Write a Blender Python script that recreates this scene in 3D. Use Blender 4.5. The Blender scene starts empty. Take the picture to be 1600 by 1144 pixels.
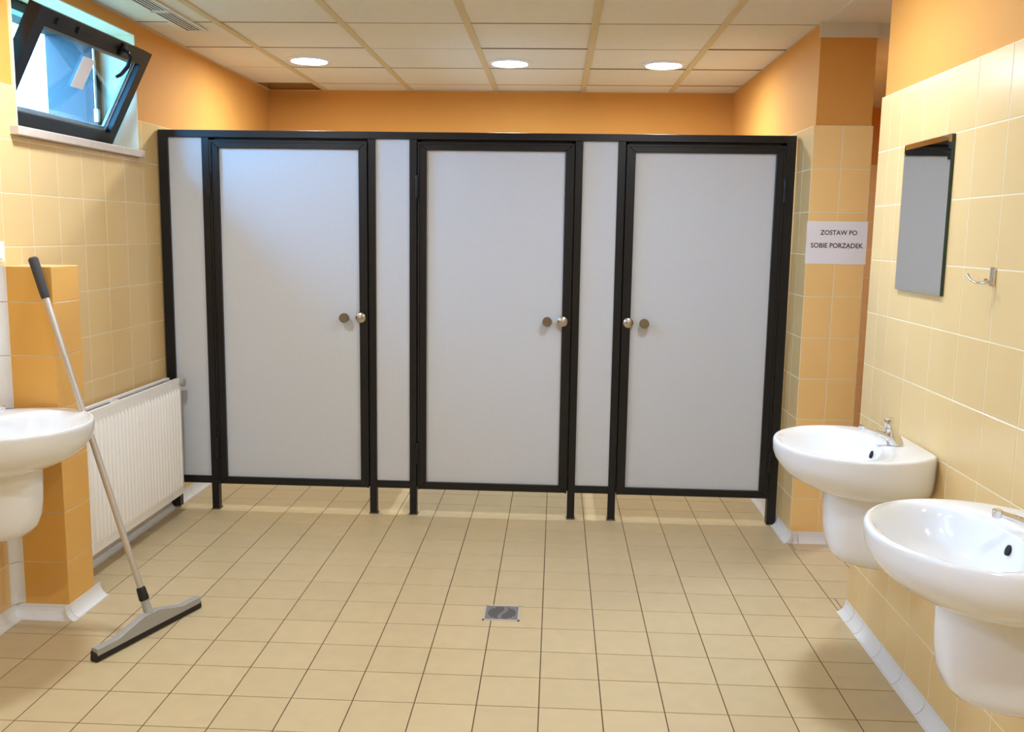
import bpy, bmesh, math, random
from mathutils import Vector, Matrix
random.seed(7)
S = bpy.context.scene
COL = S.collection

# ------------------------------------------------------------------ camera
CAM_F, CAM_H = 1446.675, 1.49636
PITCH, YAW, ROLL = math.radians(-8.1206), math.radians(-2.6588), math.radians(0.8642)
fw = Vector((math.sin(YAW)*math.cos(PITCH), math.cos(YAW)*math.cos(PITCH), math.sin(PITCH)))
r0 = Vector((math.cos(YAW), -math.sin(YAW), 0)); u0 = r0.cross(fw)
rt = math.cos(ROLL)*r0 + math.sin(ROLL)*u0
up = -math.sin(ROLL)*r0 + math.cos(ROLL)*u0
camd = bpy.data.cameras.new('camera'); cam = bpy.data.objects.new('camera', camd)
camd.sensor_fit = 'HORIZONTAL'; camd.sensor_width = 36; camd.lens = CAM_F/1600*36
camd.clip_start = 0.05
M = Matrix.Identity(4)
for i in range(3):
    M[i][0] = rt[i]; M[i][1] = up[i]; M[i][2] = -fw[i]
M[2][3] = CAM_H
cam.matrix_world = M
COL.objects.link(cam); S.camera = cam

def to_px(p):
    d = Vector(p) - Vector((0, 0, CAM_H)); w = d.dot(fw)
    if w < 0.05: return None
    return 800 + CAM_F*d.dot(rt)/w, 572 - CAM_F*d.dot(up)/w
def in_frame(p, m=40):
    q = to_px(p)
    return q is not None and -m < q[0] < 1600+m and -m < q[1] < 1144+m

# ------------------------------------------------------------------ light and exposure
LAMP_STRENGTH = 178.0
LAMP_COLOR = (0.87, 1.0, 1.12)
SKY = (0.18, 0.55, 1.0)
SKY_STRENGTH = 44.0
S.view_settings.view_transform = 'Standard'; S.view_settings.look = 'None'
S.view_settings.gamma = 1.0; S.view_settings.use_curve_mapping = False
S.view_settings.exposure = 0.2
world = bpy.data.worlds.new('overcast_sky'); S.world = world; world.use_nodes = True
bg = world.node_tree.nodes['Background']
bg.inputs[0].default_value = (*SKY, 1); bg.inputs[1].default_value = SKY_STRENGTH

# ------------------------------------------------------------------ materials
def lin(c):
    return tuple(((v/255)/12.92 if v/255 <= 0.04045 else ((v/255+0.055)/1.055)**2.4) for v in c)
MATS = {}
def mat(name, rgb, rough=0.5, metal=0.0, var=0.0, noise=0.0, nscale=8.0, bump=0.0, bscale=200.0, spec=0.5, coat=0.0, obj_var=0.0):
    if name in MATS: return MATS[name]
    m = bpy.data.materials.new(name); m.use_nodes = True
    nt = m.node_tree; b = nt.nodes['Principled BSDF']
    c = lin(rgb)
    b.inputs['Base Color'].default_value = (*c, 1)
    b.inputs['Roughness'].default_value = rough; b.inputs['Metallic'].default_value = metal
    b.inputs['Specular IOR Level'].default_value = spec
    b.inputs['Coat Weight'].default_value = coat
    L = nt.links.new
    if noise or obj_var:
        tc = nt.nodes.new('ShaderNodeTexCoord')
        hsv = nt.nodes.new('ShaderNodeHueSaturation'); hsv.inputs['Color'].default_value = (*c, 1)
        geo = nt.nodes.new('ShaderNodeNewGeometry')
        nz = nt.nodes.new('ShaderNodeTexNoise'); nz.inputs['Scale'].default_value = nscale
        nz.inputs['Detail'].default_value = 5
        L(geo.outputs['Position'], nz.inputs['Vector'])
        mr = nt.nodes.new('ShaderNodeMapRange')
        mr.inputs['From Min'].default_value = 0.3; mr.inputs['From Max'].default_value = 0.7
        mr.inputs['To Min'].default_value = 1-noise; mr.inputs['To Max'].default_value = 1+noise
        L(nz.outputs['Fac'], mr.inputs['Value'])
        oi = nt.nodes.new('ShaderNodeObjectInfo')
        mo = nt.nodes.new('ShaderNodeMapRange')
        mo.inputs['To Min'].default_value = 1-obj_var; mo.inputs['To Max'].default_value = 1+obj_var
        L(oi.outputs['Random'], mo.inputs['Value'])
        mu = nt.nodes.new('ShaderNodeMath'); mu.operation = 'MULTIPLY'
        L(mr.outputs['Result'], mu.inputs[0]); L(mo.outputs['Result'], mu.inputs[1])
        L(mu.outputs[0], hsv.inputs['Value']); L(hsv.outputs['Color'], b.inputs['Base Color'])
    if bump:
        geo2 = nt.nodes.new('ShaderNodeNewGeometry')
        n2 = nt.nodes.new('ShaderNodeTexNoise'); n2.inputs['Scale'].default_value = bscale
        L(geo2.outputs['Position'], n2.inputs['Vector'])
        bp = nt.nodes.new('ShaderNodeBump'); bp.inputs['Strength'].default_value = bump; bp.inputs['Distance'].default_value = 0.002
        L(n2.outputs['Fac'], bp.inputs['Height']); L(bp.outputs['Normal'], b.inputs['Normal'])
    MATS[name] = m
    return m
PAINT = mat('ochre_paint', (221, 154, 70), 0.75, noise=0.02, nscale=3, bump=0.15, bscale=350)
TILE = mat('yellow_wall_tile', (233, 199, 141), 0.22, noise=0.015, nscale=5, obj_var=0.025)
GROUT = mat('wall_grout', (236, 222, 190), 0.85)
FLOORT = mat('floor_tile_beige', (208, 186, 146), 0.38, noise=0.035, nscale=14, obj_var=0.03, bump=0.05, bscale=500)
FGROUT = mat('floor_grout', (96, 72, 48), 0.9)
WHITEC = mat('white_ceramic', (240, 241, 246), 0.12, coat=0.3)
COVE = mat('white_cove_tile', (236, 234, 234), 0.15)
PLASTER = mat('white_plaster', (226, 218, 204), 0.85)
CREAM = mat('cream_plaster', (236, 228, 204), 0.8)
CEILP = mat('ceiling_panel_board', (232, 223, 206), 0.9, noise=0.02, nscale=40, bump=0.5, bscale=260, obj_var=0.015)
CEILB = mat('ceiling_runner', (214, 192, 148), 0.7)
DARKV = mat('ceiling_void', (36, 30, 26), 0.95)
ANTH = mat('anthracite_aluminium', (24, 24, 27), 0.36, spec=0.35, noise=0.03, nscale=60)
ANTHW = mat('window_aluminium', (17, 17, 19), 0.34, spec=0.25)
HPL = mat('grey_laminate', (204, 206, 213), 0.42, noise=0.012, nscale=60)
STEEL = mat('brushed_steel', (190, 186, 180), 0.25, metal=1.0)
STEELD = mat('dull_steel', (140, 134, 126), 0.35, metal=1.0)
CHROME = mat('chrome', (225, 225, 228), 0.06, metal=1.0)
MIRROR = mat('mirror_glass', (225, 230, 232), 0.01, metal=1.0)
MIRE = mat('mirror_edge', (30, 60, 52), 0.15)
PAPER = mat('paper', (240, 236, 242), 0.8)
INK = mat('ink', (28, 26, 30), 0.8)
RADW = mat('radiator_enamel', (250, 247, 246), 0.3)
GREYP = mat('grey_plastic', (168, 166, 164), 0.45)
ALU = mat('aluminium_tube', (206, 202, 198), 0.32, metal=0.6)
BLACKR = mat('black_rubber', (22, 20, 22), 0.55)
GRIP = mat('dark_grip', (62, 62, 66), 0.6)
WHITEP = mat('white_plastic', (236, 236, 238), 0.35)
STONE = mat('sill_stone', (206, 190, 178), 0.4, noise=0.06, nscale=50)
BLUEOUT = mat('outside_render', (66, 68, 72), 0.8)
HOLE = mat('dark_hole', (14, 13, 13), 0.7)
def glass_mat():
    m = bpy.data.materials.new('window_glass'); m.use_nodes = True; nt = m.node_tree
    nt.nodes.remove(nt.nodes['Principled BSDF'])
    out = nt.nodes['Material Output']
    t = nt.nodes.new('ShaderNodeBsdfTransparent'); t.inputs[0].default_value = (0.86, 0.93, 0.97, 1)
    g = nt.nodes.new('ShaderNodeBsdfGlossy'); g.inputs['Roughness'].default_value = 0.02
    lw = nt.nodes.new('ShaderNodeLayerWeight'); lw.inputs[0].default_value = 0.5
    pw = nt.nodes.new('ShaderNodeMath'); pw.operation = 'POWER'; pw.inputs[1].default_value = 4.0
    fr = nt.nodes.new('ShaderNodeMath'); fr.operation = 'MULTIPLY_ADD'; fr.inputs[1].default_value = 0.8; fr.inputs[2].default_value = 0.04
    nt.links.new(lw.outputs['Facing'], pw.inputs[0]); nt.links.new(pw.outputs[0], fr.inputs[0])
    mx = nt.nodes.new('ShaderNodeMixShader')
    nt.links.new(fr.outputs[0], mx.inputs[0]); nt.links.new(t.outputs[0], mx.inputs[1]); nt.links.new(g.outputs[0], mx.inputs[2])
    nt.links.new(mx.outputs[0], out.inputs[0]); return m
GLASS = glass_mat()
def emit_mat():
    m = bpy.data.materials.new('lamp_diffuser'); m.use_nodes = True; nt = m.node_tree
    b = nt.nodes['Principled BSDF']
    b.inputs['Base Color'].default_value = (0.9, 0.9, 0.9, 1)
    b.inputs['Emission Color'].default_value = (*LAMP_COLOR, 1)
    b.inputs['Emission Strength'].default_value = LAMP_STRENGTH
    return m
EMIT = emit_mat()

# ------------------------------------------------------------------ mesh helpers
class B:
    def __init__(s): s.bm = bmesh.new()
    def box(s, x0, x1, y0, y1, z0, z1, mtx=None, bev=0.0):
        vs = [s.bm.verts.new((x, y, z)) for z in (z0, z1) for y in (y0, y1) for x in (x0, x1)]
        fs = [s.bm.faces.new([vs[i] for i in q]) for q in ((0,2,3,1),(4,5,7,6),(0,1,5,4),(1,3,7,5),(3,2,6,7),(2,0,4,6))]
        if mtx is not None:
            for v in vs: v.co = mtx @ v.co
        if bev:
            es = list({e for f in fs for e in f.edges})
            bmesh.ops.bevel(s.bm, geom=es, offset=bev, segments=2, affect='EDGES', profile=0.6)
        return s
    def ring_loft(s, rings, cap0=True, cap1=True, closed=True):
        R = [[s.bm.verts.new(p) for p in r] for r in rings]
        n = len(R[0])
        for a, b in zip(R, R[1:]):
            for i in range(n if closed else n-1):
                j = (i+1) % n
                s.bm.faces.new((a[i], a[j], b[j], b[i]))
        if cap0: s.bm.faces.new(list(reversed(R[0])))
        if cap1: s.bm.faces.new(R[-1])
        return s
    def tube(s, pts, rad, n=14, caps=True):
        pts = [Vector(p) for p in pts]
        rads = rad if isinstance(rad, (list, tuple)) else [rad]*len(pts)
        rings = []
        ref = None
        for i, p in enumerate(pts):
            t = (pts[min(i+1, len(pts)-1)] - pts[max(i-1, 0)]).normalized()
            if ref is None:
                ref = Vector((0, 0, 1)) if abs(t.z) < 0.9 else Vector((1, 0, 0))
            a = t.cross(ref).normalized(); b = t.cross(a).normalized(); ref = -(t.cross(a)) if False else ref
            rings.append([p + rads[i]*(math.cos(2*math.pi*k/n)*a + math.sin(2*math.pi*k/n)*b) for k in range(n)])
        return s.ring_loft(rings, caps, caps)
    def prism(s, poly, axis, a, b):
        """poly: list of 2D points in the two remaining axes (in xyz order); extruded along axis from a to b"""
        def mk(p, t):
            return {'x': (t, p[0], p[1]), 'y': (p[0], t, p[1]), 'z': (p[0], p[1], t)}[axis]
        return s.ring_loft([[mk(p, a) for p in poly], [mk(p, b) for p in poly]])
    def done(s, name, m, parent=None, smooth=False, loc=None):
        bmesh.ops.recalc_face_normals(s.bm, faces=s.bm.faces)
        me = bpy.data.meshes.new(name); s.bm.to_mesh(me); s.bm.free()
        if smooth:
            for p in me.polygons: p.use_smooth = True
            if smooth != 'all':
                me.set_sharp_from_angle(angle=math.radians(40))
        me.materials.append(m)
        return link(name, me, parent, loc)
def link(name, me, parent=None, loc=None):
    o = bpy.data.objects.new(name, me); COL.objects.link(o)
    if loc is not None: o.location = loc
    if parent is not None:
        o.parent = parent
        o.matrix_parent_inverse = parent.matrix_basis.inverted()
    return o
def empty(name, loc=(0, 0, 0)):
    o = bpy.data.objects.new(name, None); COL.objects.link(o); o.location = loc; o.empty_display_size = 0.1
    return o
def tag(o, label=None, cat=None, group=None, kind=None):
    if label: o['label'] = label
    if cat: o['category'] = cat
    if group: o['group'] = group
    if kind: o['kind'] = kind
    return o
def struct(o, label, cat):
    return tag(o, label, cat, kind='structure')

# ------------------------------------------------------------------ room dimensions
XL, XR, XS = -2.06, 1.20, 1.187        # tiled faces: left wall, basin wall, cubicle side wall
YB, YF = 6.70, -1.6                    # back wall, wall behind the camera
HC = 2.485                             # suspended ceiling
HD = 2.02                              # top of the tiling
YE, YJ = 3.628, 4.51                   # end of basin wall, doorway jamb
XP = 1.462                             # outer side of jamb
XC, YC = 2.75, 6.85                    # corridor
TP = 0.012                             # tiling stands proud of the paint
ZJ = [0.05] + [0.02+0.2*k for k in range(1, 11)]
CACHE = {}
def tile_mesh(w, h, axis, sgn, t, m, name):
    key = (round(w, 4), round(h, 4), axis, sgn, t, m.name)
    if key in CACHE: return CACHE[key]
    c = 0.0006
    def P(u, v, d):
        return {'x': (sgn*d, u, v), 'y': (u, sgn*d, v), 'z': (u, v, sgn*d)}[axis]
    a, b = w/2, h/2
    bm = bmesh.new()
    R = [[bm.verts.new(P(x*(a-i), y*(b-i), d)) for x, y in ((-1,-1),(1,-1),(1,1),(-1,1))] for d, i in ((-t, 0), (-c, 0), (0, c))]
    for p, q in zip(R, R[1:]):
        for k in range(4): bm.faces.new((p[k], p[(k+1) % 4], q[(k+1) % 4], q[k]))
    bm.faces.new(R[2]); bm.faces.new(R[0])
    bmesh.ops.recalc_face_normals(bm, faces=bm.faces)
    me = bpy.data.meshes.new(name); bm.to_mesh(me); bm.free(); me.materials.append(m)
    CACHE[key] = me
    return me
def tiling(parent, axis, plane, sgn, ujs, vjs, m, name, gap=0.0042, t=0.008, skip=(), individual=True, vis=None):
    """tiles between consecutive joints; ones in view become parts, the rest one joined part"""
    rest = bmesh.new(); nrest = 0
    for u0_, u1_ in zip(ujs, ujs[1:]):
        for v0, v1 in zip(vjs, vjs[1:]):
            rects = [(u0_, u1_, v0, v1)]
            for (a0, a1, b0, b1) in skip:
                nr = []
                for (p0, p1, q0, q1) in rects:
                    if p1 <= a0+1e-4 or p0 >= a1-1e-4 or q1 <= b0+1e-4 or q0 >= b1-1e-4: nr.append((p0, p1, q0, q1)); continue
                    if p0 < a0: nr.append((p0, a0, q0, q1))
                    if p1 > a1: nr.append((a1, p1, q0, q1))
                    if q0 < b0: nr.append((max(p0, a0), min(p1, a1), q0, b0))
                    if q1 > b1: nr.append((max(p0, a0), min(p1, a1), b1, q1))
                rects = nr
            for (p0, p1, q0, q1) in rects:
                w, h = p1-p0-gap, q1-q0-gap
                if w < 0.006 or h < 0.006: continue
                cu, cv = (p0+p1)/2, (q0+q1)/2
                c = {'x': (plane, cu, cv), 'y': (cu, plane, cv), 'z': (cu, cv, plane)}[axis]
                me = tile_mesh(w, h, axis, sgn, t, m, name)
                if individual and in_frame(c, 60) and (vis is None or vis(cu, cv)):
                    link(name, me, parent, c)
                else:
                    n0 = len(rest.verts); rest.from_mesh(me); rest.verts.ensure_lookup_table()
                    for v in rest.verts[n0:]: v.co += Vector(c)
                    nrest += 1
    if nrest:
        me = bpy.data.meshes.new(name+'_field'); rest.to_mesh(me); me.materials.append(m)
        o = link(name+'_field', me, parent); o['kind'] = 'stuff'
    rest.free()
def joints(a, b, base, step=0.2):
    k = math.ceil((a-base)/step+1e-6); out = [a]
    while base+k*step < b-1e-6:
        if base+k*step > a+1e-6: out.append(base+k*step)
        k += 1
    return out+[b]

# ------------------------------------------------------------------ floor
GX, GY = -0.0271, 2.7753
fl = B().box(XL-0.5, XC+0.3, YF-0.3, YC+0.3, -0.08, -0.0015).done('floor', FGROUT)
struct(fl, 'beige square tiled floor with dark joints', 'floor')
fl['kind'] = 'structure'
tiling(fl, 'z', 0.0, 1, joints(XL, XC, GX), joints(YF, YC, GY), FLOORT, 'floor_tile', gap=0.0036, t=0.006,
       skip=((XR-0.004, XC, YF, YE-0.006), (XS-0.002, XP+0.002, YJ+0.006, YC)), vis=lambda x, y: 2.35 < y < 5.38 and x < 1.6)

gd = struct(B().box(-60, -2.52, -60, 60, -0.6, -0.5).done('ground', mat('outdoor_ground', (92, 98, 84), 0.95, noise=0.1, nscale=2)), 'plain unseen ground added outside the windows to block sky light from below', 'ground')  # out of view; added to stop sky light entering upwards through the windows

# ------------------------------------------------------------------ walls
WY0, WY1, WZ0, WZ1 = 3.52, 4.553, 1.872, 2.42     # window opening
W2Y0, W2Y1 = 0.85, 1.883                            # the same window again, nearer the viewer
XO = -2.50                                          # outer face of the left wall
pl = XL-TP
def wallbox(b, x0, x1, y0, y1, z0, z1): b.box(x0, x1, y0, y1, z0, z1)
b = B()
for a, c in ((YF-0.2, W2Y0), (W2Y1, WY0), (WY1, YB+0.2)): b.box(XO, pl, a, c, -0.05, HC+0.35)
for a, c in ((W2Y0, W2Y1), (WY0, WY1)):
    b.box(XO, pl, a, c, -0.05, WZ0-0.035); b.box(XO, pl, a, c, WZ1, HC+0.35)
wl = struct(b.done('wall_left', PAINT), 'ochre painted left wall tiled to head height with a high window', 'wall')
# grout bed and tiles
b = B()
for a, c in ((YF, W2Y0), (W2Y1, WY0), (WY1, YB)): b.box(pl, XL-0.0008, a, c, 0, HD)
for a, c in ((W2Y0, W2Y1), (WY0, WY1)): b.box(pl, XL-0.0008, a, c, 0, WZ0-0.035)
b.done('grout_bed', GROUT, wl)
tiling(wl, 'x', XL, 1, joints(YF, YB, 3.390), ZJ, TILE, 'wall_tile', skip=((WY0, WY1, WZ0-0.035, 3.0), (W2Y0, W2Y1, WZ0-0.035, 3.0), (3.335, 3.5, 0, 1.35)),
       vis=lambda y, z: 3.0 < y < 4.8)
# window reveal lining: inner cream, outer bluish render
for a, c in ((WY0, WY1), (W2Y0, W2Y1)):
    b = B()
    b.box(-2.225, XL, c-0.004, c+0.001, WZ0, WZ1); b.box(-2.225, XL, a-0.001, a+0.004, WZ0, WZ1); b.box(-2.225, XL, a, c, WZ1-0.004, WZ1+0.001)
    b.done('inner_reveal', CREAM, wl)
    b = B()
    b.box(XO-0.002, -2.295, c-0.004, c+0.001, WZ0-0.03, WZ1); b.box(XO-0.002, -2.295, a-0.001, a+0.004, WZ0-0.03, WZ1)
    b.box(XO-0.002, -2.295, a, c, WZ1-0.004, WZ1+0.001)
    b.done('outer_reveal', BLUEOUT, wl)

# right wall (basin wall), ends at the doorway
pr = XR+TP
b = B(); b.box(pr, pr+0.24, YF-0.2, YE-0.002, -0.05, HC+0.35)
wr = struct(b.done('wall_right', PAINT), 'basin wall on the right with pale yellow tiles under ochre paint', 'wall')
b = B(); b.box(XR+0.0008, pr, YF, YE, 0, HD); b.box(XR+0.002, pr+0.24, YE-0.002, YE+0.0, 0, HD); b.done('grout_bed', GROUT, wr)
uj = joints(YF, 3.41, 2.61)[:-1] + [3.41, 3.52, YE]
tiling(wr, 'x', XR, -1, uj, ZJ, TILE, 'wall_tile', vis=lambda y, z: y > 1.9)

# jamb / cubicle side wall
pj = XS+TP
b = B(); b.box(pj, XP-0.006, YJ+TP, YB+0.2, -0.05, HC+0.35)
wj = struct(b.done('wall_cubicle_side', PAINT), 'ochre side wall of the cubicles ending in a tiled doorway jamb', 'wall')
b = B(); b.box(XS+0.0008, pj, YJ+0.0008, YB, 0, HD); b.box(pj, XP, YJ+0.0008, YJ+TP, 0, HD); b.done('grout_bed', GROUT, wj)
tiling(wj, 'x', XS, -1, joints(YJ, YB, YJ+0.155), ZJ, TILE, 'wall_tile', vis=lambda y, z: y < 4.85)
JAMB = mat('warm_wall_tile', (250, 206, 136), 0.22, noise=0.015, nscale=5, obj_var=0.025)
tiling(wj, 'y', YJ, -1, [XS, 1.322, XP], ZJ, JAMB, 'wall_tile')
B().box(XS+0.0002, XS+0.004, YJ+0.0002, YJ+0.004, 0.05, HD).done('corner_bead', GROUT, wj)
B().box(pj-0.006, XP, YJ+0.004, YJ+TP+0.002, 2.418, HC).done('plaster_strip', PLASTER, wj)

# back wall, corridor walls and wall behind the camera
wb = struct(B().box(XL-0.1, pj+0.05, YB, YB+0.2, -0.05, HC+0.35).done('wall_back', PAINT), 'ochre painted back wall above the cubicles', 'wall')
b = B(); b.box(XL, XS, YB-TP, YB-0.0, 0, HD-0.02); b.done('grout_bed', GROUT, wb)
tiling(wb, 'y', YB-TP-0.0015, -1, joints(XL, XS, GX), ZJ, TILE, 'wall_tile', individual=False)
wc = struct(B().box(XP-0.02, XC+0.2, YC, YC+0.2, -0.05, HC+0.35).done('wall_corridor', PAINT), 'far tiled wall seen in the slit of the doorway', 'wall')
B().box(XP, XC, YC-TP, YC, 0, HD).done('grout_bed', GROUT, wc)
tiling(wc, 'y', YC-TP-0.0015, -1, joints(XP, XC, 2.10), ZJ, TILE, 'wall_tile', vis=lambda x, z: 2.05 < x < 2.35)
wc2 = struct(B().box(XC, XC+0.2, YF, YC+0.2, -0.05, HC+0.35).done('wall_corridor_side', PAINT), 'ochre side wall of the corridor', 'wall')
wc3 = struct(B().box(pr+0.24, XC, 2.4, 2.6, -0.05, HC+0.35).done('wall_corridor_near', PAINT), 'ochre near end wall of the corridor', 'wall')
wf = struct(B().box(XL-0.1, pr+0.1, YF-0.2, YF, -0.05, HC+0.35).done('wall_front', PAINT), 'ochre wall behind the viewer', 'wall')
B().box(XL, XR, YF, YF+TP, 0, HD).done('grout_bed', GROUT, wf)
tiling(wf, 'y', YF+TP+0.0015, 1, joints(XL, XR, GX), ZJ, TILE, 'wall_tile', individual=False)

# pipe boxing (half-height pier) on the left wall
PX, PY0, PY1, PZ = -1.852, 3.325, 3.52, 1.352
pb = struct(B().box(pl, PX-0.002, PY0+0.002, PY1-0.002, 0, PZ-0.002).done('trim_1', GROUT), 'half-height tiled pier against the left wall behind the squeegee', 'pier')
PIER = mat('orange_wall_tile', (238, 182, 96), 0.25, noise=0.015, nscale=5, obj_var=0.025)
zp = [z for z in ZJ if z < 1.3]+[PZ]
B().box(PX-0.004, PX-0.0003, PY0+0.0003, PY0+0.004, 0.05, PZ-0.001).done('corner_bead', PIER, pb)
tiling(pb, 'y', PY0, -1, [XL+0.034, PX], zp, PIER, 'wall_tile')
tiling(pb, 'x', PX, 1, [PY0, PY1], zp, PIER, 'wall_tile')
tiling(pb, 'y', PY1, 1, [XL, PX], zp, PIER, 'wall_tile', individual=False)
tiling(pb, 'z', PZ, 1, [XL, PX], [PY0, PY1], TILE, 'wall_tile')

# ------------------------------------------------------------------ white cove skirting, piece by piece
def arc(r, h, n=6):
    # concave quarter: from (0,h) on the wall to (r,0) on the floor
    return [(r - r*math.cos(t*math.pi/2/n), h - h*math.sin(t*math.pi/2/n)) for t in range(n+1)]
def cove(parent, axis, plane, sgn, js, r=0.036, h=0.052):
    for a, c in zip(js, js[1:]):
        pts = arc(r, h)
        poly = [(plane-sgn*0.004, 0.0005), (plane-sgn*0.004, h)] + [(plane+sgn*(p[0]+0.002), p[1]+0.001) for p in pts] + [(plane+sgn*(r+0.002), 0.0005)]
        bb = B()
        bb.prism(poly, 'y' if axis == 'x' else 'x', a+0.0015, c-0.0015) if axis == 'x' else bb.ring_loft([[(t, p[0], p[1]) for p in poly] for t in (a+0.0015, c-0.0015)])
        bb.done('cove_tile', COVE, parent)
def cbase(name, label): return struct(empty(name), label, 'skirting')
c1 = cbase('baseboard_left', 'white cove skirting along the left wall and under the radiator')
cove(c1, 'x', XL, 1, joints(2.3, PY0, 3.13)); cove(c1, 'x', XL, 1, joints(PY1+0.04, 6.6, 3.62))
cove(c1, 'y', PY0, -1, [XL-0.0, PX+0.004]); cove(c1, 'x', PX, 1, [PY0-0.036, PY0+0.0, PY1+0.045])
c2 = cbase('baseboard_right', 'white cove skirting along the basin wall')
cove(c2, 'x', XR, -1, joints(1.0, 3.42, 2.62)+[3.53, YE+0.012])
c3 = cbase('baseboard_jamb', 'white cove skirting around the doorway jamb')
cove(c3, 'x', XS, -1, [YJ-0.038]+joints(YJ+0.06, 6.6, 4.85)); cove(c3, 'y', YJ, -1, [XS-0.002, 1.225, 1.385, XP])
# upright white cove in the inner corner between wall and pier
for z0, z1 in zip([0.056]+zp[1:], zp[1:]+[]):
    pts = arc(0.036, 0.036)
    poly = [(XL-0.003, PY0+0.003), (XL+0.037, PY0+0.003)] + [(XL+0.037-0.0-(p[0]), PY0-0.037+(0.036-p[1])*0+0.0) for p in []]
    cc = [(XL+0.037-0.036*math.sin(t), PY0-0.001-0.036*(1-math.cos(t))) for t in [i*math.pi/12 for i in range(7)]]
    poly = [(XL-0.003, PY0+0.003)] + [(XL+0.037, PY0+0.003)] + cc + [(XL-0.003, PY0-0.037)]
    B().prism(poly, 'z', z0+0.001, z1-0.001).done('corner_cove', COVE, pb)

# ------------------------------------------------------------------ ceilings
ce = struct(B().box(XL-0.3, XC+0.3, YF-0.3, YC+0.3, HC+0.30, HC+0.36).done('ceiling', DARKV), 'suspended ceiling of cream panels on long runners', 'ceiling')
BX = [-1.66, -1.053, -0.45, 0.157, 0.764]; BY = 4.575
cols = [XL-TP]+BX+[pj+0.012]; rows = joints(YF, YB, BY, 0.607)
LIGHTS = [(-1.472, 5.55), (-0.298, 5.59), (0.597, 5.62)]
BACKROW = rows[-2]
for i, (x0, x1) in enumerate(zip(cols, cols[1:])):
    for j, (y0, y1) in enumerate(zip(rows, rows[1:])):
        if i == 0 and j == len(rows)-2: continue            # the panel missing in the far left corner
        a = x0+(0.017 if i else 0.0); c = x1-(0.017 if i < len(cols)-2 else 0.0)
        dz = random.uniform(0, 0.003)
        mtx = Matrix.Translation(((a+c)/2, (y0+y1)/2, HC+0.010+dz)) @ Matrix.Rotation(random.uniform(-0.006, 0.006), 4, 'X')
        B().box(-(c-a)/2-0.006, (c-a)/2+0.006, -(y1-y0)/2+0.003, (y1-y0)/2-0.003, -0.010, 0.010, mtx).done('ceiling_panel', CEILP, ce)
CROSS = mat('cross_bar_brown', (150, 126, 94), 0.8)
for i, (x0, x1) in enumerate(zip(cols, cols[1:])):
    for y in rows[1:-1]:
        B().box(x0+(0.017 if i else 0), x1-(0.017 if i < len(cols)-2 else 0), y-0.0045, y+0.0045, HC-0.0008, HC+0.012).done('cross_bar', CROSS, ce)
for x in BX:
    B().box(x-0.017, x+0.017, YF, YB, HC-0.004, HC+0.002).box(x-0.002, x+0.002, YF, YB, HC+0.002, HC+0.04).done('runner', CEILB, ce)
b = B()
b.box(XL-TP, XL-TP+0.018, YF, YB, HC-0.003, HC); b.box(pj-0.006, pj+0.012, YJ, YB, HC-0.003, HC)
b.box(XL, pj, YB-0.018, YB, HC-0.003, HC); b.done('edge_trim', CEILB, ce)
# plain plaster ceiling over doorway and corridor
B().box(pj+0.012, XC, YF, YJ+TP, HC-0.002, HC+0.05).done('plaster_ceiling', PLASTER, ce)
B().box(XP-0.006, XC, YJ+TP, YC, 2.415, HC+0.05).done('corridor_ceiling', PLASTER, ce)

# ------------------------------------------------------------------ ceiling lights
def downlight(x, y, label, HC=HC):
    t = empty('ceiling_light', (x, y, HC)); tag(t, label, 'light', 'round recessed ceiling lights')
    n = 40
    def ring(r, z): return [(x+r*math.cos(2*math.pi*k/n), y+r*math.sin(2*math.pi*k/n), z) for k in range(n)]
    B().ring_loft([ring(0.100, HC+0.006), ring(0.104, HC-0.010), ring(0.118, HC-0.010), ring(0.128, HC-0.002), ring(0.128, HC+0.004)], False, False).done('bezel', WHITEP, t, True)
    B().ring_loft([ring(0.103, HC-0.002), ring(0.09, HC-0.005), ring(0.001, HC-0.006)], False, True).done('diffuser', EMIT, t, 'all')
for (x, y), l in zip(LIGHTS, ('round ceiling light over the left cubicle', 'round ceiling light over the middle cubicle', 'round ceiling light over the right cubicle')):
    downlight(x, y, l)
downlight(-1.55, 3.25, 'round ceiling light in front of the cubicles by the left wall')
downlight(0.55, 3.25, 'round ceiling light in front of the cubicles by the basin wall')
downlight(-1.55, 0.7, 'round ceiling light near the viewer by the left wall')
downlight(0.55, 0.7, 'round ceiling light near the viewer by the basin wall')
downlight(2.1, 5.0, 'unseen round ceiling light added to brighten the corridor', 2.415)  # unseen lamp added to lighten the dark corridor strip

# ------------------------------------------------------------------ ceiling grilles
def grille(y0, y1, label):
    xa, xb = -1.875, -1.785
    t = empty('ceiling_grille', ((xa+xb)/2, (y0+y1)/2, HC)); tag(t, label, 'grille', 'slotted ceiling grilles')
    B().box(xa, xb, y0, y1, HC-0.003, HC+0.001).done('backing', HOLE, t)
    b = B(); b.box(xa-0.012, xa+0.004, y0-0.01, y1+0.01, HC-0.007, HC); b.box(xb-0.004, xb+0.012, y0-0.01, y1+0.01, HC-0.007, HC)
    b.box(xa, xb, y0-0.01, y0+0.004, HC-0.007, HC); b.box(xa, xb, y1-0.004, y1+0.01, HC-0.007, HC); b.done('frame', CEILP, t)
    for k in range(4):
        x = xa+0.018*(k+1)
        B().box(x-0.0035, x+0.0035, y0, y1, HC-0.0048, HC-0.0028).done('slat', CEILP, t)
grille(3.95, 4.325, 'slotted air grille in the ceiling, the nearer of two')
grille(4.355, 4.745, 'slotted air grille in the ceiling, the farther of two')

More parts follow.
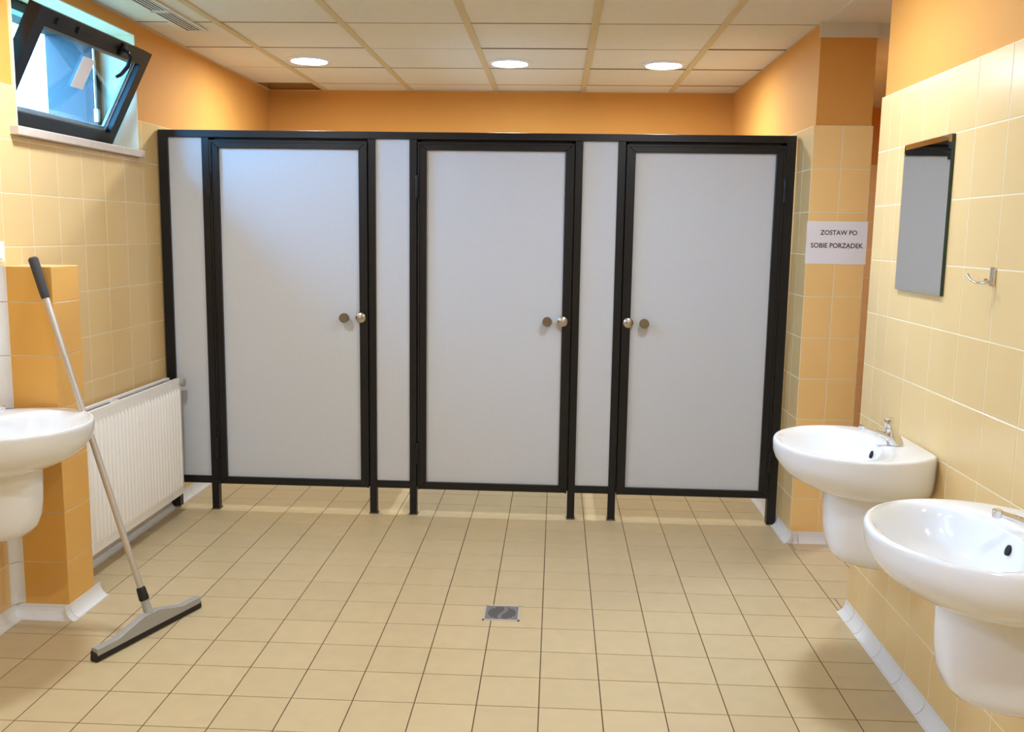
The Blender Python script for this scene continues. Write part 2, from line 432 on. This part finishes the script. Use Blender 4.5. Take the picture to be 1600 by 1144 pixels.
# ------------------------------------------------------------------ toilet cubicle front
YP = 4.762
cf = empty('toilet_cubicle_front', (-0.44, YP, 0)); tag(cf, 'grey laminate cubicle front with three doors in black aluminium frames', 'cubicle')
POSTS = [(-1.829, -1.791), (-0.971, -0.933), (-0.7575, -0.7195), (0.0815, 0.1205), (0.296, 0.3345)]
for a, c in POSTS:
    b = B(); b.box(a, c, YP, YP+0.04, 0.0, 1.962, bev=0.002)
    o = b.done('post', ANTH, cf)
    B().box(a-0.004, c+0.004, YP-0.004, YP+0.044, 0.0, 0.006).done('foot_plate', STEELD, o)
for a, c, s in ((-2.052, -2.004, 1), (1.128, 1.1745, -1)):
    n = 8; r = 0.022
    # end post with one rounded lower corner
    if s > 0:
        poly = [(a, 1.962), (a, 0.012+r)] + [(a+r-r*math.cos(t*math.pi/2/n), 0.012+r-r*math.sin(t*math.pi/2/n)) for t in range(n+1)] + [(c, 0.012), (c, 1.962)]
    else:
        poly = [(a, 1.962), (a, 0.006)] + [(c-r+r*math.sin(t*math.pi/2/n), 0.006+r-r*math.cos(t*math.pi/2/n)) for t in range(n+1)] + [(c, 1.962)]
    B().prism(poly, 'y', YP-0.002, YP+0.04).done('end_post', ANTH, cf)
B().box(-2.052, 1.1745, YP-0.004, YP+0.044, 1.962, 1.998, bev=0.002).done('header_rail', ANTH, cf)
for a, c in ((-2.004, -1.829), (-0.933, -0.7575), (0.1205, 0.296)):
    p = B().box(a-0.004, c+0.004, YP+0.012, YP+0.024, 0.17, 1.97).done('panel', HPL, cf)
    B().box(a, c, YP, YP+0.04, 0.145, 0.184, bev=0.002).done('bottom_rail', ANTH, p)
def door(x0, x1, hinge):
    """x0,x1: outer edges of the door leaf"""
    zt, zb, w = 1.950, 0.146, 0.044
    p = B().box(x0+0.03, x1-0.03, YP+0.008, YP+0.020, zb+0.02, zt-0.02).done('door', HPL, cf)
    y0, y1 = YP-0.010, YP+0.030
    def bar(poly):
        B_ = B(); B_.prism(poly, 'y', y0, y1)
        es = [e for e in B_.bm.edges]
        bmesh.ops.bevel(B_.bm, geom=es, offset=0.002, segments=1, affect='EDGES')
        B_.done('door_frame', ANTH, p)
    g = 0.003
    a, c, t, bz = x0+g, x1-g, zt-g, zb
    bw = 0.038
    bar([(a, bz), (a+w, bz+bw), (a+w, t-bw), (a, t)]); bar([(c, bz), (c, t), (c-w, t-bw), (c-w, bz+bw)])
    bar([(a, t), (a+w, t-bw), (c-w, t-bw), (c, t)]); bar([(a, bz), (c, bz), (c-w, bz+bw), (a+w, bz+bw)])
    # raised outer lip of the leaf
    lp = B()
    lp.box(a, a+0.009, y0-0.006, y0+0.002, bz, t); lp.box(c-0.009, c, y0-0.006, y0+0.002, bz, t); lp.box(a+0.009, c-0.009, y0-0.006, y0+0.002, t-0.009, t)
    lp.done('lip', ANTH, p)
    ds = B(); ds.box(x0-0.012, x0+0.014, y1+0.001, y1+0.012, zb, zt+0.014); ds.box(x1-0.014, x1+0.012, y1+0.001, y1+0.012, zb, zt+0.014); ds.box(x0, x1, y1+0.001, y1+0.012, zt-0.014, zt+0.014)
    ds.done('door_light_stop', ANTH, cf)  # strips added behind the leaf gaps to block light leaks
    hx = x0+0.0 if hinge < 0 else x1
    for z in (1.727, 0.345):
        h = B(); h.tube([(hx, y0-0.008, z-0.055), (hx, y0-0.008, z-0.002)], 0.0085); h.tube([(hx, y0-0.008, z+0.002), (hx, y0-0.008, z+0.055)], 0.0085)
        h.box(hx-0.006, hx+0.006, y0-0.008, y0+0.014, z-0.05, z+0.05)
        h.done('hinge', ANTH, p, True)
    s = -hinge
    return p, y0
def disc(parent, name, x, z, prof, m):
    n = 28
    B().ring_loft([[(x+r*math.cos(2*math.pi*k/n), y, z+r*math.sin(2*math.pi*k/n)) for k in range(n)] for r, y in prof], True, True).done(name, m, parent, True)
for (x0, x1, hg, kx, lx) in ((-1.786, -0.970, -1, -1.093, -1.010), (-0.716, 0.0800, -1, -0.043, 0.037), (0.336, 1.126, 1, 0.452, 0.372)):
    p, yf = door(x0, x1, hg)
    yk = YP+0.008
    disc(p, 'knob', kx, 1.053, [(0.011, yk), (0.011, yk-0.026), (0.0235, yk-0.028), (0.0245, yk-0.030), (0.0245, yk-0.052), (0.023, yk-0.054)], STEELD)
    disc(p, 'lock', lx, 1.054, [(0.0265, yf+0.001), (0.0265, yf-0.006), (0.023, yf-0.010), (0.011, yf-0.012), (0.009, yf-0.022), (0.006, yf-0.023)], STEEL)
# dividing walls between the cubicles
for k, x in enumerate((-0.846, 0.208)):
    t = empty('cubicle_divider', (x, 5.7, 0))
    tag(t, ('grey dividing wall behind the cubicle front, left of the middle cubicle', 'grey dividing wall behind the cubicle front, right of the middle cubicle')[k], 'divider')
    B().box(x-0.006, x+0.006, YP+0.045, YB-0.02, 0.16, 1.96).done('panel', HPL, t)
    B().box(x-0.015, x+0.015, YP+0.045, YB-0.02, 1.96, 1.995).done('top_rail', ANTH, t)
    B().box(x-0.015, x+0.015, YB-0.06, YB-0.02, 0.0, 1.96).done('rear_post', ANTH, t)

# ------------------------------------------------------------------ tilting window
def window(wname, wlabel, WY0, WY1):
    wn = struct(empty(wname, (-2.26, (WY0+WY1)/2, WZ0)), wlabel, 'window')
    hy, dy = 4.235-3.52+WY0, WY0-3.52
    fy0, fy1, fz0, fz1 = WY0+0.004, WY1-0.004, WZ0, WZ1-0.004
    def frame4(b, xa, xb, y0, y1, z0, z1, w):
        b.box(xa, xb, y0, y0+w, z0, z1); b.box(xa, xb, y1-w, y1, z0, z1); b.box(xa, xb, y0+w, y1-w, z0, z0+w); b.box(xa, xb, y0+w, y1-w, z1-w, z1)
    b = B(); frame4(b, -2.29, -2.235, fy0, fy1, fz0, fz1, 0.042); b.done('window_frame', ANTHW, wn)
    # sash: hinged at the bottom, local frame: v up along the sash, d towards the room
    hz, hx, tilt = fz0+0.035, -2.228, math.radians(27)
    SM = Matrix.Translation((hx, 0, hz)) @ Matrix.Rotation(tilt, 4, 'Y')
    sy0, sy1, sh = fy0+0.03, fy1-0.03, 0.492
    b = B(); w = 0.068
    for args in ((0, 0.05, sy0, sy0+w, 0, sh), (0, 0.05, sy1-w, sy1, 0, sh), (0, 0.05, sy0+w, sy1-w, 0, w), (0, 0.05, sy0+w, sy1-w, sh-w, sh)):
        b.box(*args, mtx=SM)
    sash = b.done('sash', ANTHW, wn)
    b = B()
    for q, dd in ((0.0, 0.004), (0.010, 0.012)):
        for args in ((0.018-dd, 0.03-dd, sy0+w-0.002, sy0+w+0.006+q, w, sh-w), (0.018-dd, 0.03-dd, sy1-w-0.006-q, sy1-w+0.002, w, sh-w),
                     (0.018-dd, 0.03-dd, sy0+w, sy1-w, w-0.002, w+0.006+q), (0.018-dd, 0.03-dd, sy0+w, sy1-w, sh-w-0.006-q, sh-w+0.002)):
            b.box(*args, mtx=SM)
    b.done('seal', mat('seal_grey', (150, 160, 170), 0.4), sash)
    B().box(0.014, 0.020, sy0+w-0.004, sy1-w+0.004, w-0.004, sh-w+0.004, mtx=SM).done('pane', GLASS, sash)
    B().box(0.0205, 0.0212, 4.02+dy, 4.12+dy, 0.225, 0.365, mtx=SM).done('paper_tag', PAPER, sash)
    # lever handle and vent slots on the top rail
    b = B()
    b.box(0.05, 0.062, hy-0.016, hy+0.016, sh-0.062, sh-0.006, mtx=SM, bev=0.003)
    b.tube([SM @ Vector(p) for p in ((0.06, hy, sh-0.034), (0.085, hy, sh-0.034), (0.098, hy+0.004, sh-0.045), (0.102, hy+0.006, sh-0.09), (0.094, hy-0.004, sh-0.135), (0.086, hy-0.02, sh-0.155))], [0.010, 0.010, 0.010, 0.009, 0.008, 0.007])
    b.done('handle', ANTHW, sash, True)
    for y in (3.74+dy, 3.90+dy):
        v = B().box(0.05, 0.058, y-0.06, y+0.06, sh-0.045, sh-0.018, mtx=SM).done('vent', ANTHW, sash)
        v2 = B()
        for k in range(6): v2.box(0.0575, 0.0586, y-0.045+k*0.016, y-0.035+k*0.016, sh-0.038, sh-0.025, mtx=SM)
        # vent slits stay with the vent mesh material of their own
        v2.done('slit', HOLE, sash)
    # stay arm
    b = B(); top = SM @ Vector((0.0, sy1-0.02, 0.33))
    b.tube([(-2.238, fy1-0.05, fz1-0.06), (-2.236, fy1-0.052, fz0+0.17)], 0.006, 8); b.box(-2.243, -2.225, fy1-0.062, fy1-0.04, fz0+0.13, fz0+0.19)
    b.done('stay', STEEL, wn)
    # stone sill
    B().box(-2.232, XL+0.034, WY0-0.052, WY1-0.006, WZ0-0.033, WZ0, bev=0.003).done('sill', STONE, wn)
window('window_1', 'small dark framed hopper window tilted open into the room', WY0, WY1)
window('window_2', 'matching hopper window in the left wall nearer the viewer', W2Y0, W2Y1)

# ------------------------------------------------------------------ wall-hung basins
def basin(name, xw, yc, sgn, zr, label):
    """xw wall plane, sgn direction the basin projects"""
    t = empty(name, (xw, yc, zr-0.45)); tag(t, label, 'basin', 'white wall-hung basins')
    N = 72
    def W(x, y, z): return (xw+sgn*x, yc+y, zr+z)
    x0e, a, bb = 0.205, 0.257, 0.285
    def outer(phi):
        # ray from (0.2,0) in direction phi, ellipse cut by the wall at x=0
        dx, dy = math.cos(phi), math.sin(phi)
        ox = 0.2-x0e
        A = (dx/a)**2+(dy/bb)**2; Bq = 2*ox*dx/a**2; C = (ox/a)**2-1
        r = (-Bq+math.sqrt(Bq*Bq-4*A*C))/(2*A)
        if dx < 0 and 0.2+r*dx < 0.002: r = (0.2-0.002)/(-dx)
        return 0.2+r*dx, r*dy
    def inner(phi, k=1.0):
        dx, dy = math.cos(phi), math.sin(phi)
        ai, bi, xc = 0.160*k, 0.240*k, 0.276
        # flatter towards the tap deck
        return xc+ai*dx*(1.0 if dx > 0 else 0.86), bi*dy
    phis = [2*math.pi*(k+0.5)/N for k in range(N)]
    O = [outer(p) for p in phis]
    rings = []
    # underside up to rim
    ths = [1.0, 0.93, 0.84, 0.72, 0.58, 0.44, 0.30, 0.18, 0.08]
    for u in ths:
        th = u*math.pi/2*0.86
        rg = []
        for p, (x, y) in zip(phis, O):
            back = max(0.0, min(1.0, (0.24-x)/0.20)); back = back*back*(3-2*back)
            e = 0.95*(1-back)+0.32*back; D = 0.165*(1-back)+0.132*back
            s = math.cos(th)**e; d = math.sin(th)**(0.95*(1-back)+0.62*back)
            s = max(s, 0.0)
            cx = 0.10
            # shrink towards a point near the wall; the wall side stays on the wall
            xx = cx+(x-cx)*s if x > cx else x
            rg.append(W(max(xx, 0.002), y*s, -0.022-D*d))
        rings.append(rg)
    rings.append([W(x, y, -0.016) for x, y in O])
    def off(k, z): return [W(max(0.002, 0.2+(x-0.2)*k), y*k, z) for x, y in O]
    rings.append(off(0.997, -0.007)); rings.append(off(0.985, -0.001)); rings.append(off(0.965, 0.0))
    rings.append([W(*((lambda o, i: (0.35*o[0]*0.95+0.35*0.01+0.65*i[0]-0.0, 0.35*o[1]*0.95+0.65*i[1]))(o, inner(p, 1.05))), -0.002) for p, o in zip(phis, O)])
    for k, z in ((1.03, -0.004), (1.0, -0.010), (0.965, -0.026), (0.91, -0.055), (0.82, -0.088), (0.68, -0.114), (0.48, -0.130), (0.25, -0.138), (0.10, -0.140)):
        rings.append([W(inner(p, k)[0]-(1-k)*0.045, inner(p, k)[1], z) for p in phis])
    bo = B().ring_loft(rings, True, True).done('bowl', WHITEC, t, 'all')
    # semi pedestal under the bowl
    PR = []
    for z, k, d in ((-0.12, 1.0, 0.290), (-0.20, 0.995, 0.289), (-0.28, 0.985, 0.286), (-0.33, 0.965, 0.279), (-0.37, 0.92, 0.264), (-0.395, 0.85, 0.240), (-0.408, 0.74, 0.200)):
        rg = []
        n = 28; hw = 0.122*k
        for i in range(n+1):
            q = math.pi*i/n
            cx = abs(math.sin(q))**0.72*d; cy = -math.copysign(abs(math.cos(q))**0.72, math.cos(q))*hw
            rg.append(W(max(cx, 0.001), cy, z))
        PR.append(rg)
    B().ring_loft(PR, True, True).done('pedestal', WHITEC, t, True)
    # overflow and drain
    def small_disc(name, c, nx, nz, r1, r2, m):
        n = 20; nv = Vector((sgn*nx, 0, nz)).normalized(); av = Vector((0, 1, 0)); bv = nv.cross(av)
        c = Vector(W(*c))
        B().ring_loft([[c+nv*h+rr*r1*math.cos(2*math.pi*k/n)*av+rr*r2*math.sin(2*math.pi*k/n)*bv for k in range(n)] for h, rr in ((-0.004, 1), (0.0012, 1), (0.0016, 0.9))]).done(name, m, bo, True)
    xi = inner(math.pi, 0.94)[0]-(1-0.94)*0.045
    small_disc('overflow', (xi+0.004, 0, -0.040), 1.0, 0.35, 0.010, 0.013, HOLE)
    small_disc('waste', (0.245, 0, -0.1385), 0.0, 1.0, 0.026, 0.026, CHROME)
    # push tap (stands on the deck)
    by = -0.02
    prof = [(0.000, 0.025, 0.021, 0.080), (0.006, 0.027, 0.021, 0.081), (0.020, 0.029, 0.020, 0.088), (0.030, 0.027, 0.019, 0.091), (0.042, 0.021, 0.017, 0.094), (0.054, 0.0165, 0.0165, 0.099)]
    n = 20
    tp = B().ring_loft([[W(cx+rx*math.cos(2*math.pi*k/n), by+ry*math.sin(2*math.pi*k/n), z-0.001) for k in range(n)] for z, rx, ry, cx in prof]).done('push_tap', CHROME, t, True)
    ax = Vector((0.12, 0, 0.993)); o_ = Vector((0.100, by, 0.052))
    pt = lambda h: W(*(o_+ax*h))
    B().tube([pt(0), pt(0.004), pt(0.006), pt(0.032), pt(0.036)], [0.0165, 0.0165, 0.0145, 0.0165, 0.0145], 20).done('push_button', CHROME, tp, True)
    B().tube([W(0.098, by, 0.022), W(0.125, by, 0.033), W(0.155, by, 0.044), W(0.184, by, 0.053)], [0.0125, 0.0105, 0.0085, 0.008], 14).done('spout', CHROME, tp, True)
    B().tube([W(0.189, by, 0.063), W(0.189, by, 0.061), W(0.189, by, 0.046), W(0.189, by, 0.043)], [0.008, 0.011, 0.011, 0.009], 16).done('aerator', CHROME, tp, True)
    tp['label'] = 'chrome push tap'
    return t
ZR = 0.832
basin('wall_basin', XR-0.0005, 3.045, -1, ZR, 'white wall-hung basin under the mirror, next to the doorway')
basin('wall_basin', XR-0.0005, 2.105, -1, ZR, 'white wall-hung basin nearest the viewer, under the chrome hook')
basin('wall_basin', XL+0.0005, 3.022, 1, ZR, 'white wall-hung basin on the left wall beside the squeegee')

# ------------------------------------------------------------------ mirror, hook, sign, wall box
mr_ = empty('wall_mirror', (XR, 3.128, 1.325)); tag(mr_, 'frameless tall mirror with slanted edges on the basin wall', 'mirror')
y0, y1, z0, z1 = 2.938, 3.325, 1.325, 1.818
xf = XR-0.012; bv = 0.018
B().box(xf+0.0011, XR-0.0006, y0, y1, z0, z1).done('mirror_back', MIRE, mr_)
B().ring_loft([[(xf+0.0010, y, z) for y, z in ((y0, z0), (y1, z0), (y1, z1), (y0, z1))],
               [(xf-0.0008, y, z) for y, z in ((y0+bv, z0+bv), (y1-bv, z0+bv), (y1-bv, z1-bv), (y0+bv, z1-bv))]], True, True).done('mirror_glass', MIRROR, mr_)
hk = empty('coat_hook', (XR, 2.612, 1.40)); tag(hk, 'small chrome double hook on the basin wall tiles', 'hook')
B().box(XR-0.008, XR-0.0002, 2.601, 2.623, 1.374, 1.426, bev=0.0025).done('back_plate', CHROME, hk, True)
B().tube([(XR-0.004, 2.612, 1.392), (XR-0.02, 2.618, 1.382), (XR-0.034, 2.64, 1.380), (XR-0.042, 2.664, 1.390), (XR-0.044, 2.676, 1.403)], [0.005, 0.0045, 0.004, 0.004, 0.005], 12).done('prong', CHROME, hk, True)
B().tube([(XR-0.004, 2.612, 1.392), (XR-0.02, 2.606, 1.382), (XR-0.034, 2.584, 1.380), (XR-0.042, 2.560, 1.390), (XR-0.044, 2.548, 1.403)][:2]+[(XR-0.026, 2.600, 1.384), (XR-0.030, 2.596, 1.392)], [0.005, 0.0045, 0.004, 0.005], 12).done('prong', CHROME, hk, True)

sg = empty('paper_notice', (1.324, YJ, 1.377)); tag(sg, 'white paper notice with black capitals taped to the doorway jamb', 'notice')
B().box(1.183, 1.467, YJ-0.0015, YJ-0.0004, 1.377, 1.578).done('sheet', PAPER, sg)
def text(body, cx, cz, width, name='lettering'):
    cu = bpy.data.curves.new(name, 'FONT'); cu.body = body; cu.align_x = 'CENTER'; cu.align_y = 'CENTER'
    cu.size = 0.1; cu.extrude = 0.0; cu.offset = 0.0016; cu.resolution_u = 3
    to = bpy.data.objects.new('tmp', cu); COL.objects.link(to)
    bpy.context.view_layer.update()
    me = bpy.data.meshes.new_from_object(to.evaluated_get(bpy.context.evaluated_depsgraph_get()))
    bpy.data.objects.remove(to)
    xs = [v.co.x for v in me.vertices]; ys = [v.co.y for v in me.vertices]
    k = width/(max(xs)-min(xs)); mx = (max(xs)+min(xs))/2
    for v in me.vertices:
        v.co = Vector((cx+(v.co.x-mx)*k, YJ-0.0019, cz+(v.co.y)*k*1.05))
    me.materials.clear(); me.materials.append(INK)
    o = link(name, me, sg); return o
text('ZOSTAW PO', 1.333, 1.524, 0.172)
text('SOBIE PORZADEK', 1.328, 1.463, 0.245)
# the tail under the A, at the right foot of the letter
ax_, az_ = 1.328+0.245*(0.7325-0.5), 1.463-0.0094
og = B()
pts_ = [(0.0, 0.0), (-0.0022, -0.0020), (-0.0026, -0.0042), (-0.0010, -0.0054), (0.0010, -0.0050)]
og.tube([(ax_+p[0], YJ-0.0017, az_+p[1]) for p in pts_], [0.0010, 0.0010, 0.0010, 0.0010, 0.0007], 8)
og.done('lettering', INK, sg)

wbx = empty('wall_switch', (XL, 3.30, 1.40)); tag(wbx, 'white plastic switch box at the left edge above the pier', 'switch')
B().box(XL, XL+0.022, 3.245, 3.352, 1.366, 1.442, bev=0.004).done('housing', WHITEP, wbx)
B().box(XL+0.02, XL+0.026, 3.265, 3.332, 1.378, 1.430, bev=0.002).done('rocker', WHITEP, wbx)

# ------------------------------------------------------------------ radiator
rd = empty('radiator', (-1.99, 4.21, 0.105)); tag(rd, 'white ribbed panel radiator on the left wall under the window', 'radiator')
ry0, ry1, rz0, rz1, rxf, rxb = 3.70, 4.692, 0.108, 0.715, -1.952, -2.03
nr = 28; pitch = (ry1-ry0-0.03)/nr
ny = nr*8; zs = [rz0, rz0+0.03, rz0+0.036, rz0+0.05, rz1-0.055, rz1-0.041, rz1-0.035, rz1]
zam = [0, 0, 0.25, 1, 1, 0.25, 0, 0]
bm_ = B()
G = []
for z, am in zip(zs, zam):
    row = []
    for i in range(ny+1):
        y = ry0+0.015+(ry1-ry0-0.03)*i/ny
        ph = (i % 8)/8
        rib = max(0.0, math.sin(math.pi*min(1.0, max(0.0, (ph-0.15)/0.5)))) ** 0.7
        row.append(bm_.bm.verts.new((rxf+0.010*rib*am, y, z)))
    G.append(row)
for r1, r2 in zip(G, G[1:]):
    for i in range(ny): bm_.bm.faces.new((r1[i], r1[i+1], r2[i+1], r2[i]))
bm_.box(rxf-0.010, rxf, ry0, ry0+0.0155, rz0, rz1); bm_.box(rxf-0.010, rxf, ry1-0.0155, ry1, rz0, rz1)
bm_.box(rxf-0.010, rxf-0.001, ry0+0.015, ry1-0.015, rz0, rz1)
bm_.done('front_panel', RADW, rd, True)
B().box(rxb, rxb+0.008, ry0, ry1, rz0, rz1).done('rear_panel', RADW, rd)
for a in (ry0, ry1-0.004):
    B().box(rxb, rxf-0.002, a, a+0.004, rz0+0.01, rz1-0.002).done('side_cover', RADW, rd)
b = B(); b.box(rxb, rxb+0.020, ry0, ry1, rz1, rz1+0.010); b.box(rxf-0.024, rxf-0.002, ry0, ry1, rz1-0.001, rz1+0.008)
for y in (ry0+0.34, ry0+0.36): b.box(rxb+0.018, rxf-0.02, y, y+0.006, rz1-0.004, rz1+0.008)
b.done('top_cover', RADW, rd)
B().box(rxb+0.018, rxf-0.022, ry0+0.004, ry1-0.004, rz1-0.014, rz1-0.006).done('top_slot', GREYP, rd)
B().tube([(-1.985, ry1, 0.69), (-1.985, ry1+0.018, 0.69)], 0.008).tube([(-1.975, ry1+0.006, 0.70), (-1.955, ry1+0.006, 0.702), (-1.935, ry1+0.006, 0.702), (-1.932, ry1+0.006, 0.702)], [0.018, 0.023, 0.023, 0.016], 16).done('valve', GREYP, rd, True)
for y in (3.95, 4.5):
    B().box(-2.0598, rxb+0.002, y-0.015, y+0.015, 0.2, 0.66).done('bracket', RADW, rd)

# ------------------------------------------------------------------ floor squeegee leaning on the pier
A_, B_ = Vector((-1.564, 2.968, 0)), Vector((-1.391, 3.456, 0))
L_ = (B_-A_).length; ud = (B_-A_)/L_; nd = Vector((ud.y, -ud.x, 0))       # nd points towards the viewer / right
mid = (A_+B_)/2 - nd*0.012
sq = empty('floor_squeegee', tuple(mid)); tag(sq, 'grey floor squeegee with a metal pole leaning on the pier', 'squeegee')
def hh(u):
    a = abs(u)
    return 0.050 if a > 0.16 else (0.050+0.034*(0.16-a)/0.125 if a > 0.035 else 0.084)
st = [-L_/2, -0.2, -0.16, -0.12, -0.08, -0.035, 0, 0.035, 0.08, 0.12, 0.16, 0.2, L_/2]
rings = []
for u in st:
    h = hh(u); w = 0.014
    c = mid+ud*u
    rings.append([tuple(c+nd*p+Vector((0, 0, z))) for p, z in ((w, 0.018), (w+0.001, h-0.004), (w-0.005, h), (-w+0.005, h), (-w-0.001, h-0.004), (-w, 0.018))])
B().ring_loft(rings).done('head', GREYP, sq)
rings = []
for u in (-L_/2-0.004, L_/2+0.004):
    c = mid+ud*u
    rings.append([tuple(c+nd*p+Vector((0, 0, z))) for p, z in ((0.011, 0.001), (0.017, 0.006), (0.013, 0.030), (-0.013, 0.040), (-0.017, 0.006), (-0.011, 0.001))])
B().ring_loft(rings).done('rubber_blade', BLACKR, sq)
PT = Vector((-1.904, 3.300, 1.386)); PBt = mid+Vector((0, 0, 0.075)); dv = (PT-PBt).normalized()
B().tube([PBt, PBt+dv*0.06], [0.017, 0.0145], 16).done('socket', GREYP, sq, True)
B().tube([PBt+dv*0.055, PBt+dv*0.06, PBt+dv*0.10, PBt+dv*0.105], [0.017, 0.0185, 0.0165, 0.0145], 16).done('collar', BLACKR, sq, True)
gl = (PT-PBt).length
B().tube([PBt+dv*0.09, PBt+dv*(gl-0.135)], 0.0115, 16).done('pole', ALU, sq, True)
B().tube([PBt+dv*(gl-0.155), PBt+dv*(gl-0.148), PBt+dv*(gl-0.13), PBt+dv*(gl-0.006), PT], [0.0135, 0.0155, 0.0165, 0.0175, 0.012], 16).done('grip', GRIP, sq, True)

# ------------------------------------------------------------------ floor drain
dr = empty('floor_drain', (-0.1885, 3.506, 0)); tag(dr, 'square steel drain cover set in the tiled floor', 'drain')
x0, x1, y0, y1 = -0.261, -0.116, 3.433, 3.579
b = B(); f = 0.007
b.box(x0, x1, y0, y0+f, 0.0, 0.0032); b.box(x0, x1, y1-f, y1, 0.0, 0.0032); b.box(x0, x0+f, y0, y1, 0.0, 0.0032); b.box(x1-f, x1, y0, y1, 0.0, 0.0032)
b.done('drain_frame', mat('drain_rim', (214, 210, 206), 0.35, metal=0.3), dr)
gr_ = B().box(x0+f+0.002, x1-f-0.002, y0+f+0.002, y1-f-0.002, 0.0, 0.0018).done('grate', mat('grate_steel', (134, 130, 130), 0.45, metal=0.2), dr)
b = B()
for k in range(9):
    y = y0+0.022+k*0.0127; q = abs(k-4)/4.6
    ext = 0.056*math.sqrt(max(0.05, 1-q*q))
    s = 0.012*math.sin((k-4)*0.55)
    b.box(-0.1885-ext, -0.1885+s-0.004, y-0.0024, y+0.0024, 0.0016, 0.0022)
    b.box(-0.1885+s+0.012, -0.1885+ext, y-0.0024, y+0.0024, 0.0016, 0.0022)
b.done('slots', HOLE, gr_)
